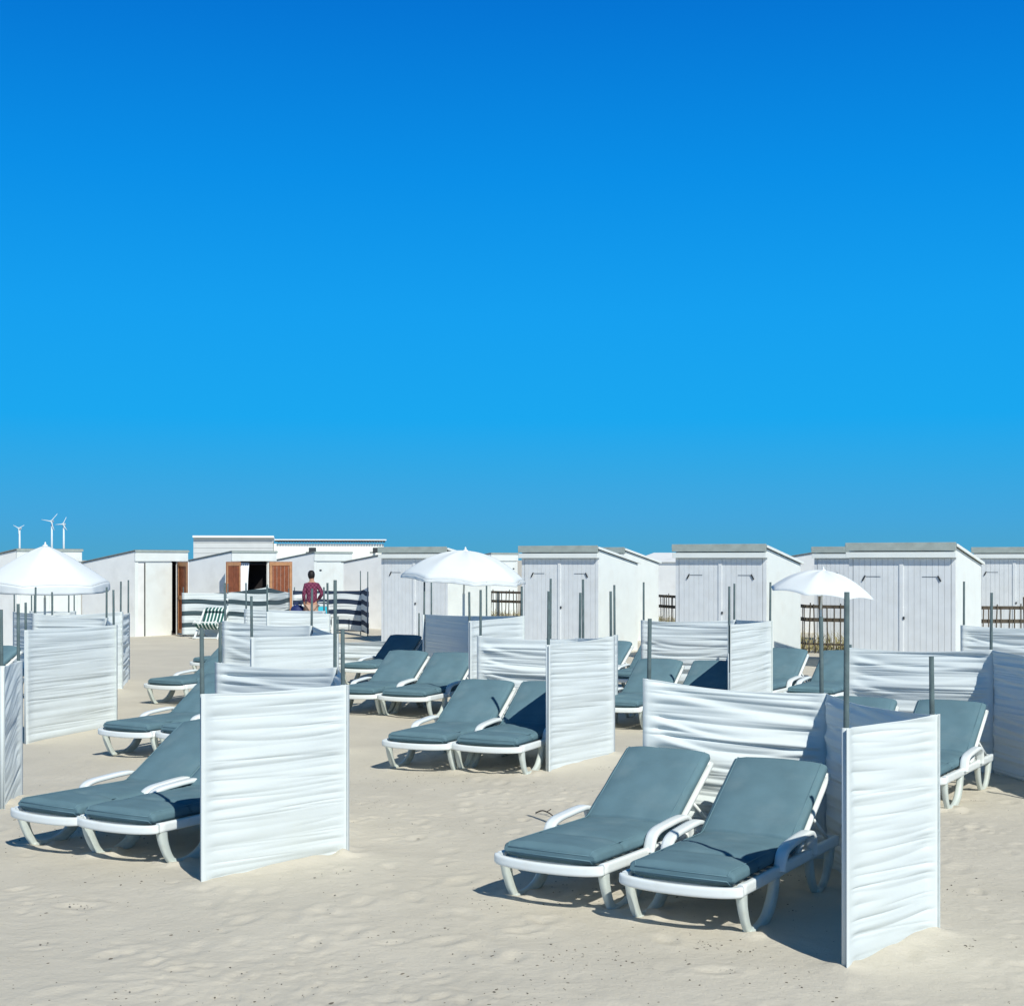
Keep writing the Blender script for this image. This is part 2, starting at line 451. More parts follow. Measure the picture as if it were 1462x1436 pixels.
def make_mattress(root, Lb, seed):
    rs = random.Random(seed + 40)
    wr = [(rs.uniform(.05, 1.6), rs.gauss(0, .12), rs.uniform(.006, .016), rs.uniform(.0018, .0045), rs.uniform(-.2, .2)) for _ in range(14)] + \
         [(rs.uniform(.98, 1.22), rs.gauss(0, .08), rs.uniform(.008, .016), rs.uniform(.003, .006), rs.uniform(-.12, .12)) for _ in range(5)]
    T = .096; hw = .305
    prof = []; nseat = 46; nb = 40
    seatlen = HINGE[0] - .02
    rad = .16; tl = rad * math.tan(BA / 2)
    pts = []
    for t in np.linspace(0, 1, nseat): pts.append((.015 + (seatlen - tl) * t, HINGE[1] + T / 2 + .002, 0.))
    cx, cz = pts[-1][0], pts[-1][1] + rad
    for a in np.linspace(0, BA, 10)[1:]: pts.append((cx + rad * math.sin(a), cz - rad * math.cos(a), a))
    e = pts[-1]; rest = Lb - tl + .01
    for t in np.linspace(0, 1, nb)[1:]: pts.append((e[0] + rest * t * math.cos(BA), e[1] + rest * t * math.sin(BA), BA))
    arc = [0.]
    for i in range(1, len(pts)): arc.append(arc[-1] + math.hypot(pts[i][0] - pts[i - 1][0], pts[i][1] - pts[i - 1][1]))
    tot = arc[-1]; creases = (.36 + .02 * math.sin(seed * 2.3), arc[nseat + 4])
    ns = 34; arr = np.zeros((len(pts), ns + 1, 3)); edgeT = {1: [], -1: []}; edgeB = {1: [], -1: []}
    for i, (y, z, a) in enumerate(pts):
        s_ = arc[i]; end = min(s_, tot - s_)
        cap = math.sqrt(max(0., 1 - max(0., 1 - end / .030) ** 2)) * .62 + .38
        cr = sum(math.exp(-((s_ - c) / .014) ** 2) for c in creases)
        nn = (-math.sin(a), math.cos(a))
        for j in range(ns + 1):
            th = 2 * math.pi * j / ns; ca, sa = math.cos(th), math.sin(th); p = 3.9
            rr = (abs(ca) ** p + abs(sa) ** p) ** (-1 / p)
            lx = hw * rr * ca * (1 - .022 * cr - .075 * (1 - cap) ** 2); lz = T / 2 * rr * sa
            if sa > 0:
                puff = .010 * (1 - (lx / hw) ** 2) * (.3 + abs(math.sin(math.pi * s_ / .36)) * .7) if s_ < .36 else .008 * (1 - (lx / hw) ** 2)
                lz += puff - .020 * cr * (1 if abs(lx) < .3 else .8) + .010 * float(vnoise(lx * 7 + 4 + seed * 13, s_ * 6)) + .004 * float(vnoise(lx * 15, s_ * 13 + 7 + seed * 11))
                lz += sum(-d_ * math.exp(-((s_ - c_ - k_ * lx) / w_) ** 2) * math.exp(-((lx - m_) / .26) ** 4) for (c_, k_, w_, d_, m_) in wr)
            lz *= cap
            arr[i, j] = (lx, y + nn[0] * lz, z + nn[1] * lz)
        for sg in (1, -1):
            edgeT[sg].append((sg * hw * .90 * (1 - .075 * (1 - cap) ** 2), y + nn[0] * T * .39 * cap, z + nn[1] * T * .39 * cap))
            edgeB[sg].append((sg * hw * .90 * (1 - .075 * (1 - cap) ** 2), y - nn[0] * T * .38 * cap, z - nn[1] * T * .38 * cap))
    c = MB(); c.grid(arr)
    for i0, rev in ((0, False), (len(pts) - 1, True)):
        o = [i0 * (ns + 1) + j for j in range(ns)]
        c.quad(o[::-1] if rev else o)
    cu = c.build('cushion', M['cushion'], root)
    pp = MB()
    for sg in (1, -1): pp.tube(edgeT[sg], .0032, 6); pp.tube(edgeB[sg], .0032, 6)
    for q, (ea, eb) in enumerate(((edgeT[-1][0], edgeT[1][0]), (edgeB[-1][0], edgeB[1][0]), (edgeT[-1][-1], edgeT[1][-1]))):
        pp.tube([ea, tuple((Vector(ea) + Vector(eb)) / 2), eb], .0032, 6)
    pp.build('piping', M['piping'], cu)
    return cu


def make_lounger():
    root = empty('sun_lounger', (0, 0, 0))
    W = .335
    fr = MB()
    for s in (-1, 1):
        rail_bar(fr, smooth_path([(s * W, .03, .255), (s * W, .5, .252), (s * W, 1.0, .252), (s * W, 1.45, .248), (s * W * .98, 1.70, .24)]), .036, .062, p=7., n=20)
    bow = [(W * math.sin(t) * 1.03, .02 - .065 * math.cos(t) ** 1.0 + .0, .255 - .014 * math.cos(t)) for t in np.linspace(-math.pi / 2, math.pi / 2, 25)]
    rail_bar(fr, bow, .056, .034, (0, 0, 1), 7., None, 20)
    rail_bar(fr, [(-W, 1.69, .24), (W, 1.69, .24)], .05, .04, (0, 0, 1))
    for k in range(9):
        fr.box((0, .10 + k * .105, .248), (2 * W - .04, .072, .018), bev=.005)
    for y in (1.30, 1.5): fr.box((0, y, .225), (2 * W - .04, .04, .03), bev=.006)
    fr.build('frame', M['plastic'], root)
    for s in (-1, 1):
        x = s * (W - .012)
        l = MB()
        rail_bar(l, smooth_path([(x, .075, .235), (x, .095, .15), (x, .135, .065), (x, .185, .010), (x, .27, -.006), (x, .37, .004), (x, .47, .045), (x, .55, .13), (x, .585, .235)], 6), .044, .070, p=5., taper=lambda u: 1.12 - .36 * math.sin(math.pi * min(1, u * 1.25)), n=16)
        l.box((x, .19, .004), (.058, .07, .028), bev=.008)
        l.build('front_leg', M['leg'], root)
        l = MB()
        rail_bar(l, smooth_path([(x, 1.16, .235), (x, 1.20, .13), (x, 1.255, .04), (x, 1.33, -.004), (x, 1.42, .004), (x, 1.50, .055), (x, 1.555, .14), (x, 1.585, .225)], 6), .044, .068, p=5., taper=lambda u: 1.12 - .38 * math.sin(math.pi * min(1, u * 1.1)), n=16)
        l.box((x, 1.32, .002), (.058, .07, .026), bev=.008)
        l.build('rear_leg', M['leg'], root)
        a = MB(); xx = s * (W + .012)
        rail_bar(a, smooth_path([(xx, .60, .25), (xx, .618, .30), (xx, .650, .345), (xx, .72, .370), (xx, .85, .382), (xx, .98, .390), (xx, 1.09, .388), (xx, 1.14, .355), (xx, 1.158, .30), (xx, 1.165, .25)], 6), .072, .031, p=6., n=16)
        a.build('armrest', M['plastic'], root)
    d = Vector((0, math.cos(BA), math.sin(BA))); n = Vector((0, -math.sin(BA), math.cos(BA)))
    h0 = Vector((0, HINGE[0], HINGE[1] - .02)); Lb = math.hypot(BTOP[0] - HINGE[0], BTOP[1] - HINGE[1])
    b = MB()
    for s in (-1, 1):
        rail_bar(b, [h0 + Vector((s * .295, 0, 0)) + d * t for t in np.linspace(0, Lb + .03, 6)], .040, .034)
    rail_bar(b, [h0 + d * (Lb + .015) + Vector((q, 0, 0)) for q in (-.30, -.1, .1, .30)], .05, .036, tuple(d))
    rot = Matrix.Translation(h0) @ Matrix.Rotation(BA, 4, 'X')
    for k in range(6): b.box((0, .06 + k * .112, 0), (.57, .075, .018), rot, .005)
    bo = b.build('backrest', M['plastic'], root)
    st = MB()
    for s in (-1, 1):
        rail_bar(st, [h0 + Vector((s * .25, 0, 0)) + d * (Lb * .60) - n * .02, Vector((s * .30, 1.60, .262))], .022, .022)
    st.box((0, 1.60, .262), (.62, .024, .024), bev=.006)
    st.build('strut', M['plastic'], bo)
    make_mattress(root, Lb, 0)
    return root


LG = 'grey cushioned sun loungers set out in pairs on the sand'
LOUNGERS = [
    (.199, 8.202, .550, 'left lounger of the nearest right pair, both armrests clear in full sun'),
    (.892, 7.702, .524, 'lounger closest to the camera, tucked against the nearest right windbreak'),
    (-3.17, 9.80, .56, 'fully visible left lounger of the front left pair, foot nearest the left edge'),
    (-2.60, 9.47, .50, 'lounger half hidden behind the broad front left windbreak panel'),
    (-3.90, 14.50, .50, 'left lounger of the second pair back in the left column'),
    (-3.24, 14.20, .50, 'lounger just behind the front left pair, mostly hidden by its backrests'),
    (-4.78, 19.80, .48, 'lone lounger foot on open sand left of centre, third in the left column'),
    (-5.15, 24.30, .48, 'farthest lounger in the left column, below the green deck chair'),
    (-.90, 13.43, .42, 'left lounger of the pair beside the centre windbreak'),
    (-.24, 13.20, .40, 'lounger half hidden by the sunlit panel of the centre windbreak'),
    (-2.05, 18.50, .40, 'left lounger of the pair below the central parasol, second pair from the huts'),
    (-1.38, 18.22, .38, 'right lounger of the pair against the shaded panel below the central parasol'),
    (-2.45, 23.0, .42, 'left lounger of the farthest middle pair, before the slack low windbreak'),
    (-1.79, 22.7, .40, 'right lounger of the farthest middle pair, beside the shaded panel'),
    (1.19, 17.00, .46, 'lounger with its foot showing between the centre and right windbreaks'),
    (1.86, 16.68, .46, 'lounger whose backrest shows just left of the second right windbreak panel'),
    (.84, 21.20, .50, 'farthest lounger behind the centre windbreak, beside the sunlit hut wall'),
    (1.60, 20.95, .46, 'lounger mostly hidden behind the post left of the second right windbreak'),
    (3.08, 18.80, .50, 'left lounger of the pair under the right parasol'),
    (3.80, 18.40, .50, 'right lounger of the pair under the right parasol'),
    (2.42, 11.90, .54, 'lounger with only its backrest top showing above the nearest right windbreak'),
    (3.10, 11.50, .54, 'shaded lounger at the right edge beside the grey side panel'),
    (-8.20, 19.80, .50, 'lounger at the left edge behind the narrow wrinkled windbreak'),
]
proto = make_lounger()
LB = math.hypot(BTOP[0] - HINGE[0], BTOP[1] - HINGE[1])
VAR = []
for sd in (1, 2, 3):
    tmp = make_mattress(None, LB, sd); VAR.append((tmp.data, tmp.children[0].data))
    bpy.data.objects.remove(tmp.children[0]); bpy.data.objects.remove(tmp)
for i, (x, y, th, lab) in enumerate(LOUNGERS):
    o = proto if i == 0 else copy_tree(proto)
    if i % 4:
        cu_ = [q for q in o.children if q.name.startswith('cushion')][0]
        cu_.data = VAR[i % 4 - 1][0]; cu_.children[0].data = VAR[i % 4 - 1][1]
    c, s = math.cos(-th), math.sin(-th)
    FEET += [(x + a * c - b * s, y + a * s + b * c) for a in (-.32, .32) for b in (.22, 1.36)]
    zs = [gz(x + a * c - b * s, y + a * s + b * c) for a in (-.32, .32) for b in (.2, 1.33)]
    o.location = (x, y, sum(zs) / 4 + .004); o.rotation_euler = (0, 0, -th)
    tag(o, lab, 'sun lounger', LG)


# ------------------------------------------------------------------ sand surface
gx = axis_coords(-4.2, 4.2, .0225, 1.075, 4500); gy = axis_coords(6.3, 12.5, .0225, 1.06, 4500)
GX, GY = np.meshgrid(gx, gy, indexing='ij')
near = np.exp(-np.maximum(0, np.hypot(GX, GY - 12) - 60) / 60)
H = base_h(GX, GY) * near
for (px_, py_, a, r, d) in PRINTS:
    i0, i1 = np.searchsorted(gx, (px_ - .4, px_ + .4)); j0, j1 = np.searchsorted(gy, (py_ - .4, py_ + .4))
    if i1 <= i0 or j1 <= j0: continue
    dx = GX[i0:i1, j0:j1] - px_; dy = GY[i0:i1, j0:j1] - py_
    u = (dx * math.sin(a) + dy * math.cos(a)) / (r * 1.9); w = (dx * math.cos(a) - dy * math.sin(a)) / r
    q = u * u + w * w
    H[i0:i1, j0:j1] += .58 * d * (-np.exp(-q * 1.6) + .55 * np.exp(-((np.sqrt(q) - 1.35) ** 2) * 5))
NX, NY = GX.ravel(), GY.ravel()
for (x0, y0, x1, y1, sd) in BASE_LINES:                          # wind-blown sand heaped along the foot of each cloth
    i0, i1 = np.searchsorted(gx, (min(x0, x1) - .5, max(x0, x1) + .5)); j0, j1 = np.searchsorted(gy, (min(y0, y1) - .5, max(y0, y1) + .5))
    if i1 <= i0 or j1 <= j0: continue
    qx = GX[i0:i1, j0:j1] - x0; qy = GY[i0:i1, j0:j1] - y0; L2 = (x1 - x0) ** 2 + (y1 - y0) ** 2
    t = np.clip((qx * (x1 - x0) + qy * (y1 - y0)) / L2, 0, 1)
    dist = np.hypot(qx - t * (x1 - x0), qy - t * (y1 - y0))
    hh = .022 + .030 * vnoise(t * 4 + sd, t * 0 + sd * 3.1) + .02 * vnoise(GX[i0:i1, j0:j1] * 9, GY[i0:i1, j0:j1] * 9)
    H[i0:i1, j0:j1] += hh * np.exp(-(dist / .10) ** 1.6)
for (fx, fy) in FEET:                                            # feet pressed into the sand with a rim pushed up
    i0, i1 = np.searchsorted(gx, (fx - .3, fx + .3)); j0, j1 = np.searchsorted(gy, (fy - .3, fy + .3))
    if i1 <= i0 or j1 <= j0: continue
    dd = np.hypot(GX[i0:i1, j0:j1] - fx, GY[i0:i1, j0:j1] - fy)
    H[i0:i1, j0:j1] += .016 * np.exp(-((dd - .09) / .05) ** 2) * (1 + vnoise(GX[i0:i1, j0:j1] * 14, GY[i0:i1, j0:j1] * 14))
g = MB(); g.grid(np.stack([GX, GY, H], -1))
tag(g.build('sand', M['sand']), 'pale beige dry beach sand with shallow footprints', 'sand', kind='structure')



# ------------------------------------------------------------------ beach huts
RZ1, RZ2 = R(-30.7), R(59.3)
HW, HD, HF, HB = 1.90, 1.90, 2.24, 1.94


def boards(m, x0, x1, z0, z1, y, bw=.105, gap=.0045, th=.018):
    n = max(1, round((x1 - x0) / bw)); w = (x1 - x0) / n
    for k in range(n):
        m.box((x0 + w * (k + .5), y, (z0 + z1) / 2), (w - gap, th, z1 - z0))


def wall_prism(m, w, d, zf, zb, t=.05, opening=None):
    """four walls of a shed whose top slopes from zf at the front to zb at the back; opening = (x0, x1, ztop) in the front"""
    hw, hd = w / 2, d / 2

    def side(x):
        o = len(m.v)
        for xx in (x - t / 2, x + t / 2):
            m.v += [(xx, -hd, 0), (xx, hd, 0), (xx, hd, zb), (xx, -hd, zf)]
        for f in ((0, 3, 2, 1), (4, 5, 6, 7), (0, 1, 5, 4), (1, 2, 6, 5), (2, 3, 7, 6), (3, 0, 4, 7)): m.quad([o + q for q in f])
    side(-hw + t / 2); side(hw - t / 2)
    m.box((0, hd - t / 2, zb / 2), (w - 2 * t - .004, t, zb - .01))
    if opening is None:
        m.box((0, -hd + t / 2, zf / 2), (w - 2 * t - .004, t, zf - .01))
    else:
        a, b, zt = opening
        m.box(((-hw + t + a) / 2, -hd + t / 2, zf / 2), (a + hw - t - .002, t, zf - .01))
        m.box(((hw - t + b) / 2, -hd + t / 2, zf / 2), (hw - t - b - .002, t, zf - .01))
        m.box(((a + b) / 2, -hd + t / 2, (zf + zt) / 2), (b - a, t, zf - zt - .012))


def roof_slab(m, w, d, zf, zb, over, th, lift=.004, front=.06):
    a = math.atan2(zb - zf, d)
    L = (d + over + front) / math.cos(a)
    mt = Matrix.Translation((0, 0, (zf + zb) / 2 + lift)) @ Matrix.Rotation(a, 4, 'X')
    m.box((0, (over - front) / 2, th / 2), (w, L, th), mt, .006)
    return mt, L


def place_hut(o, corner_px, y, kind, w=HW, d=HD):
    rz = RZ1 if kind in ('n1', 'back') else RZ2
    cx = X(corner_px, y); c, s = math.cos(rz), math.sin(rz)
    lx, ly = (w / 2, -d / 2) if kind in ('n1', 'back') else (-w / 2, -d / 2)
    o.location = (cx - (lx * c - ly * s), y - (lx * s + ly * c), -.03)
    o.rotation_euler = (0, 0, rz + (math.pi if kind == 'back' else 0))


def make_grey_hut():
    """grey boarded double doors under a grey-green fascia, white sides"""
    root = empty('beach_hut', (0, 0, 0)); hd = HD / 2; hw = HW / 2
    m = MB(); wall_prism(m, HW, HD, HF, HB); m.build('wall', M['white_paint'], root)
    f = MB()
    boards(f, -hw + .004, -hw + .075, .02, 2.06, -hd - .012); boards(f, hw - .075, hw - .004, .02, 2.06, -hd - .012)
    f.box((0, -hd - .004, 1.04), (HW - .16, .004, 2.04)); f.build('front_boards', M['grey_paint'], root)
    for s in (-1, 1):
        dm = MB(); x0, x1 = (.016, hw - .085) if s > 0 else (-hw + .085, -.026)
        boards(dm, x0, x1, .05, 2.05, -hd - .017)
        if s > 0: dm.box((.004, -hd - .034, 1.05), (.07, .016, 2.0), bev=.003)
        do = dm.build('door', M['grey_paint'], root)
        hm = MB(); xo = s * (hw - .30)
        hm.box((xo - s * .15, -hd - .030, 1.73), (.26, .006, .007))
        mt = Matrix.Translation((xo + s * .02, -hd - .037, 1.70)) @ Matrix.Rotation(s * -.5 + (0 if s > 0 else 0), 4, 'Y')
        hm.box((0, 0, 0), (.026, .02, .11), mt, .004)
        hm.build('wind_hook', M['iron'], do)
        if s > 0:
            k = MB(); k.box((.05, -hd - .046, 1.0), (.03, .02, .05), bev=.004); k.build('lock', M['iron'], do)
    t = MB(); t.box((0, -hd - .060, 2.115), (HW + .05, .115, .10), bev=.004); t.build('trim_board', M['white_paint'], root)
    r = MB(); roof_slab(r, HW + .06, HD, HF + .012, HB + .012, .08, .035, front=.10); ro = r.build('roof', M['felt'], root)
    fa = MB(); fa.box((0, -hd - .115, HF + .022), (HW + .06, .024, .145), bev=.004); fa.build('fascia', M['fascia'], ro)
    for s in (-1, 1):
        b = MB(); a = math.atan2(HB - HF, HD); mt = Matrix.Translation((s * (hw + .042), 0, (HF + HB) / 2 + .03)) @ Matrix.Rotation(a, 4, 'X')
        b.box((0, -.01, 0), (.02, HD + .19, .05), mt, .004); b.build('barge_board', M['white_paint'], ro)
    return root


def door_leaf(root, hx, hy, w, h, ang, hinge_left, z0=.08, brown=True):
    """leaf hinged at (hx, hy); ang = how far it stands open; inner face red-brown with rails, outer face white"""
    s = 1 if hinge_left else -1
    e = Matrix.Translation((hx, hy, z0)) @ Matrix.Rotation(-s * ang, 4, 'Z')
    m = MB(); m.box((s * w / 2, -.012, h / 2), (w, .022, h), e, .003)
    do = m.build('door', M['white_paint'], root)
    if brown:
        i = MB(); boards_m = MB()
        n = 6
        for k in range(n): i.box((s * w * (k + .5) / n, .006, h / 2), (w / n - .008, .014, h - .01), e)
        b = i.build('inner_boards', M['brown'], do)
        q = MB()
        for zz in (.06, h * .5, h - .07): q.box((s * w / 2, .019, zz), (w - .02, .014, .10), e, .003)
        for xx in (.05, w - .05): q.box((s * xx, .0185, h / 2), (.07, .012, h - .04), e, .003)
        q.build('door_rail', M['brown_pale'], do)
    return do


def make_white_hut(opening=None, label=''):
    """white front with a deep header, pale sides, shed roof; opening = dict for open doors"""
    root = empty('beach_hut', (0, 0, 0)); hd = HD / 2; hw = HW / 2
    m = MB(); wall_prism(m, HW, HD, HF, HB, opening=(opening['x0'], opening['x1'], 1.98) if opening else None); m.build('wall', M['side_paint'], root)
    f = MB(); f.box((0, -hd - .030, 2.115), (HW + .02, .036, .25), bev=.004); f.build('header_board', M['white_paint'], root)
    for s in (-1, 1):
        fr = MB(); fr.box((s * (hw - .055), -hd - .012, .985), (.11, .022, 1.97), bev=.003); fr.build('door_frame', M['white_paint'], root)
    r = MB(); roof_slab(r, HW + .07, HD, HF + .006, HB + .006, .07, .03, front=.055); ro = r.build('roof', M['felt'], root)
    e = MB(); e.box((0, -hd - .062, HF + .012), (HW + .07, .014, .05), bev=.003); e.build('roof_edge', M['fascia'], ro)
    if opening is None:
        dm = MB()
        for s in (-1, 1):
            x0, x1 = (.006, hw - .12) if s > 0 else (-hw + .12, -.006)
            dm.box(((x0 + x1) / 2, -hd - .012, .99), (x1 - x0, .02, 1.92), bev=.003)
        do = dm.build('door', M['white_paint'], root)
        k = MB()
        for s in (-1, 1): k.box((s * (hw - .30), -hd - .030, 1.70), (.10, .014, .045), bev=.003)
        k.build('hinge', M['iron'], do)
    else:
        fl = MB(); fl.box((0, 0, .04), (HW - .12, HD - .12, .05)); fl.box((0, hd - .08, 1.0), (HW - .13, .03, 1.8)); [fl.box((s * (hw - .07), 0, 1.0), (.03, HD - .16, 1.85)) for s in (-1, 1)]; fl.box((0, -.03, 1.9), (HW - .2, HD - .22, .02)); fl.build('shade_liner', M['inside_shade'], root)  # floor and dark liner sheets that paint the shade behind the doors
        for (a, b) in opening.get('panels', []):
            dm = MB(); dm.box(((a + b) / 2, -hd - .014, .99), (b - a, .022, 1.92), bev=.003); dm.build('fixed_panel', M['white_paint'], root)
        if opening.get('panels'):
            q = MB(); q.box((-.60, -hd - .010, .99), (.03, .012, 1.92)); q.build('door_gap', M['dark_gap'], root)
        for (hx, w, ang, left) in opening['leaves']:
            door_leaf(root, hx, -hd - .03, w, 1.90, ang, left)
        if opening.get('curtain'):
            a, b = opening['curtain']; cm = MB(); uu = np.linspace(0, 1, 40)[:, None]; vv = np.linspace(0, 1, 12)[None, :]
            cm.grid(np.stack([a + (b - a) * uu * (1 - .15 * np.sin(math.pi * vv)), -hd + .08 + .02 * np.sin(uu * 30) + 0 * vv, .10 + 1.85 * vv + 0 * uu], -1))
            cm.build('curtain', M['curtain'], root, .004)
    return root


HG = 'white and grey wooden beach huts'
GH = make_grey_hut()
for i, (px, y, k, lab) in enumerate([
    (1365, 25.1, 'n1', 'large grey boarded hut behind the right parasol, nearest of all'),
    (1095, 27.6, 'n1', 'grey double door hut left of the right parasol'),
    (855, 30.8, 'n1', 'grey double door hut at the centre beside the central parasol'),
    (640, 33.5, 'n1', 'grey double door hut partly covered by the central parasol'),
    (893, 35.0, 'n1', 'hut showing only its sunlit side behind the centre grey hut'),
    (1278, 32.8, 'n1', 'grey hut behind the large right hut, above the paling fence'),
    (1508, 34.0, 'n1', 'grey hut cut off by the right edge of the beach'),
]):
    o = GH if i == 0 else copy_tree(GH)
    place_hut(o, px, y, k); tag(o, lab, 'beach hut', HG)
WH = make_white_hut()
for i, (px, y, k, lab) in enumerate([
    (448, 45.0, 'n2', 'white hut with closed doors behind the person in the plaid shirt'),
    (23, 32.8, 'n2', 'white hut behind the left parasol'),
    (566, 41.5, 'n2', 'white hut with a pale side wall behind the striped windbreak end'),
    (700, 52.0, 'n2', 'small far white hut peeping out right of the central parasol'),
    (1172, 40.0, 'n2', 'white hut whose sloping roof shows above the right parasol'),
]):
    o = WH if i == 0 else copy_tree(WH)
    place_hut(o, px, y, k); tag(o, lab, 'beach hut', HG)
o = make_white_hut(dict(x0=.385, x1=.60, panels=[(-.57, .38), (.61, .84)], leaves=[(.60, .72, R(64), False)]))
place_hut(o, 192, 37.1, 'n2'); tag(o, 'white hut with one dark brown door standing open', 'beach hut', HG)
o = make_white_hut(dict(x0=-.58, x1=.62, leaves=[(-.60, .72, R(172), True), (.64, .70, R(148), False)], curtain=(-.56, -.12)))
place_hut(o, 330, 40.5, 'n2'); tag(o, 'white hut with two bright brown doors folded open and a white curtain', 'beach hut', HG)

o = make_white_hut(); place_hut(o, 972, 50.0, 'back'); tag(o, 'pale hut seen from its back between two grey huts', 'beach hut', HG)
for c_ in o.children:
    if c_.name.startswith('roof'): c_.data.materials[0] = M['side_paint']

# long low pavilion behind the left huts
y = 75.0; root = empty('pavilion', (X(410, y), y, 0), R(9), 'long low white pavilion rising behind the huts with brown doors', 'building')
xa, xb, xc = X(284, y) - X(410, y), X(391, y) - X(410, y), X(542, y) - X(410, y)
m = MB()
za, zb_ = ZH(769, y), ZH(777, y)
n = 12
for k in range(n): m.box(((xa + xb) / 2, 0 - .012 * (k % 2), (k + .5) * za / n), (xb - xa, 6, za / n - .012))
m.build('clad_wall', M['clad'], root)
m = MB(); m.box(((xb + xc) / 2 + .02, .3, zb_ / 2), (xc - xb, 6, zb_)); m.build('wall', M['white_paint'], root)
m = MB(); m.box(((xa + xb) / 2, -.2, za + .05), (xb - xa + .06, 6.1, .10), bev=.01); m.build('flat_roof', M['white_paint'], root)
m = MB(); m.box(((xb + xc) / 2 + .1, .25, zb_ + .20), (xc - xb + .1, 6.1, .06), bev=.01)
m.build('roof_sheet', M['side_paint'], root)
m = MB(); kk = 40
for k in range(kk): m.box((xb + .2 + (xc - xb - .1) * (k + .5) / kk, -2.80, zb_ + .12), ((xc - xb) / kk * .72, .25, .10), bev=.02)
m.build('rafter_ends', M['iron'], root)
for px in (432, 523):
    m = MB(); xx = X(px, y - 3) - X(410, y)
    m.box((xx, -3.05, zb_ - .28), (.10, .5, .08)); m.box((xx, -3.30, zb_ - .32), (.36, .16, .26), bev=.03); m.box((xx - .2, -3.2, zb_ - .44), (.25, .08, .06))
    m.build('floodlight', M['iron'], root)

# ------------------------------------------------------------------ paling fence and dune grass
poly = [(690, 45), (940, 40), (1095, 34), (1150, 30.9), (1260, 30.2), (1490, 30.0)]
PT = [(X(a, b), b) for a, b in poly]
root = empty('paling_fence', (PT[0][0], PT[0][1], 0), 0, 'dark weathered paling fence running behind and between the huts', 'fence')
pal = MB(); ral = MB(); k = 0
for (a, b) in zip(PT[:-1], PT[1:]):
    L = math.hypot(b[0] - a[0], b[1] - a[1]); n = int(L / .13); ang = math.atan2(b[1] - a[1], b[0] - a[0])
    for i in range(n):
        t = (i + .5) / n; x_ = a[0] + (b[0] - a[0]) * t - PT[0][0]; y_ = a[1] + (b[1] - a[1]) * t - PT[0][1]
        k += 1; hh = random.uniform(.98, 1.10)
        mt = Matrix.Translation((x_, y_, 0)) @ Matrix.Rotation(ang, 4, 'Z') @ Matrix.Rotation(random.uniform(-.05, .05), 4, 'Y')
        if random.random() > .12: pal.box((0, 0, hh / 2), (.024, .015, hh), mt)
        if k % 16 == 0:
            pst = MB(); pst.box((0, .05, .6), (.08, .05, 1.25), mt); pst.build('fence_post', M['fence'], root)
    mt = Matrix.Translation(((a[0] + b[0]) / 2 - PT[0][0], (a[1] + b[1]) / 2 - PT[0][1], 0)) @ Matrix.Rotation(ang, 4, 'Z')
    for zz, h_ in ((1.00, .07), (.72, .08), (.2, .04)): ral.box((0, .03, zz), (L - .01, .03, h_), mt)
pal.build('palings', M['fence'], root); ral.build('rail', M['fence'], root)
gm = MB()
for i in range(1100):
    px = random.choice((random.uniform(1135, 1235), random.uniform(1395, 1470), random.uniform(915, 975), random.uniform(700, 745)))
    yy = np.interp(px, [p[0] for p in poly], [p[1] for p in poly]) + random.uniform(.15, 1.5)
    x_ = X(px, yy); h_ = random.uniform(.12, .5); dx, dy = random.gauss(0, .16), random.gauss(0, .16); w = .010
    o_ = len(gm.v)
    gm.v += [(x_ - w, yy, -.02), (x_ + w, yy, -.02), (x_ + dx * .4 + w * .7, yy + dy * .4, h_ * .6), (x_ + dx * .4 - w * .7, yy + dy * .4, h_ * .6), (x_ + dx, yy + dy, h_)]
    gm.quad((o_, o_ + 1, o_ + 2, o_ + 3)); gm.quad((o_ + 3, o_ + 2, o_ + 4))
tag(gm.build('dune_grass', M['grass']), 'dry yellow green dune grass behind the paling fence', 'grass', kind='stuff')


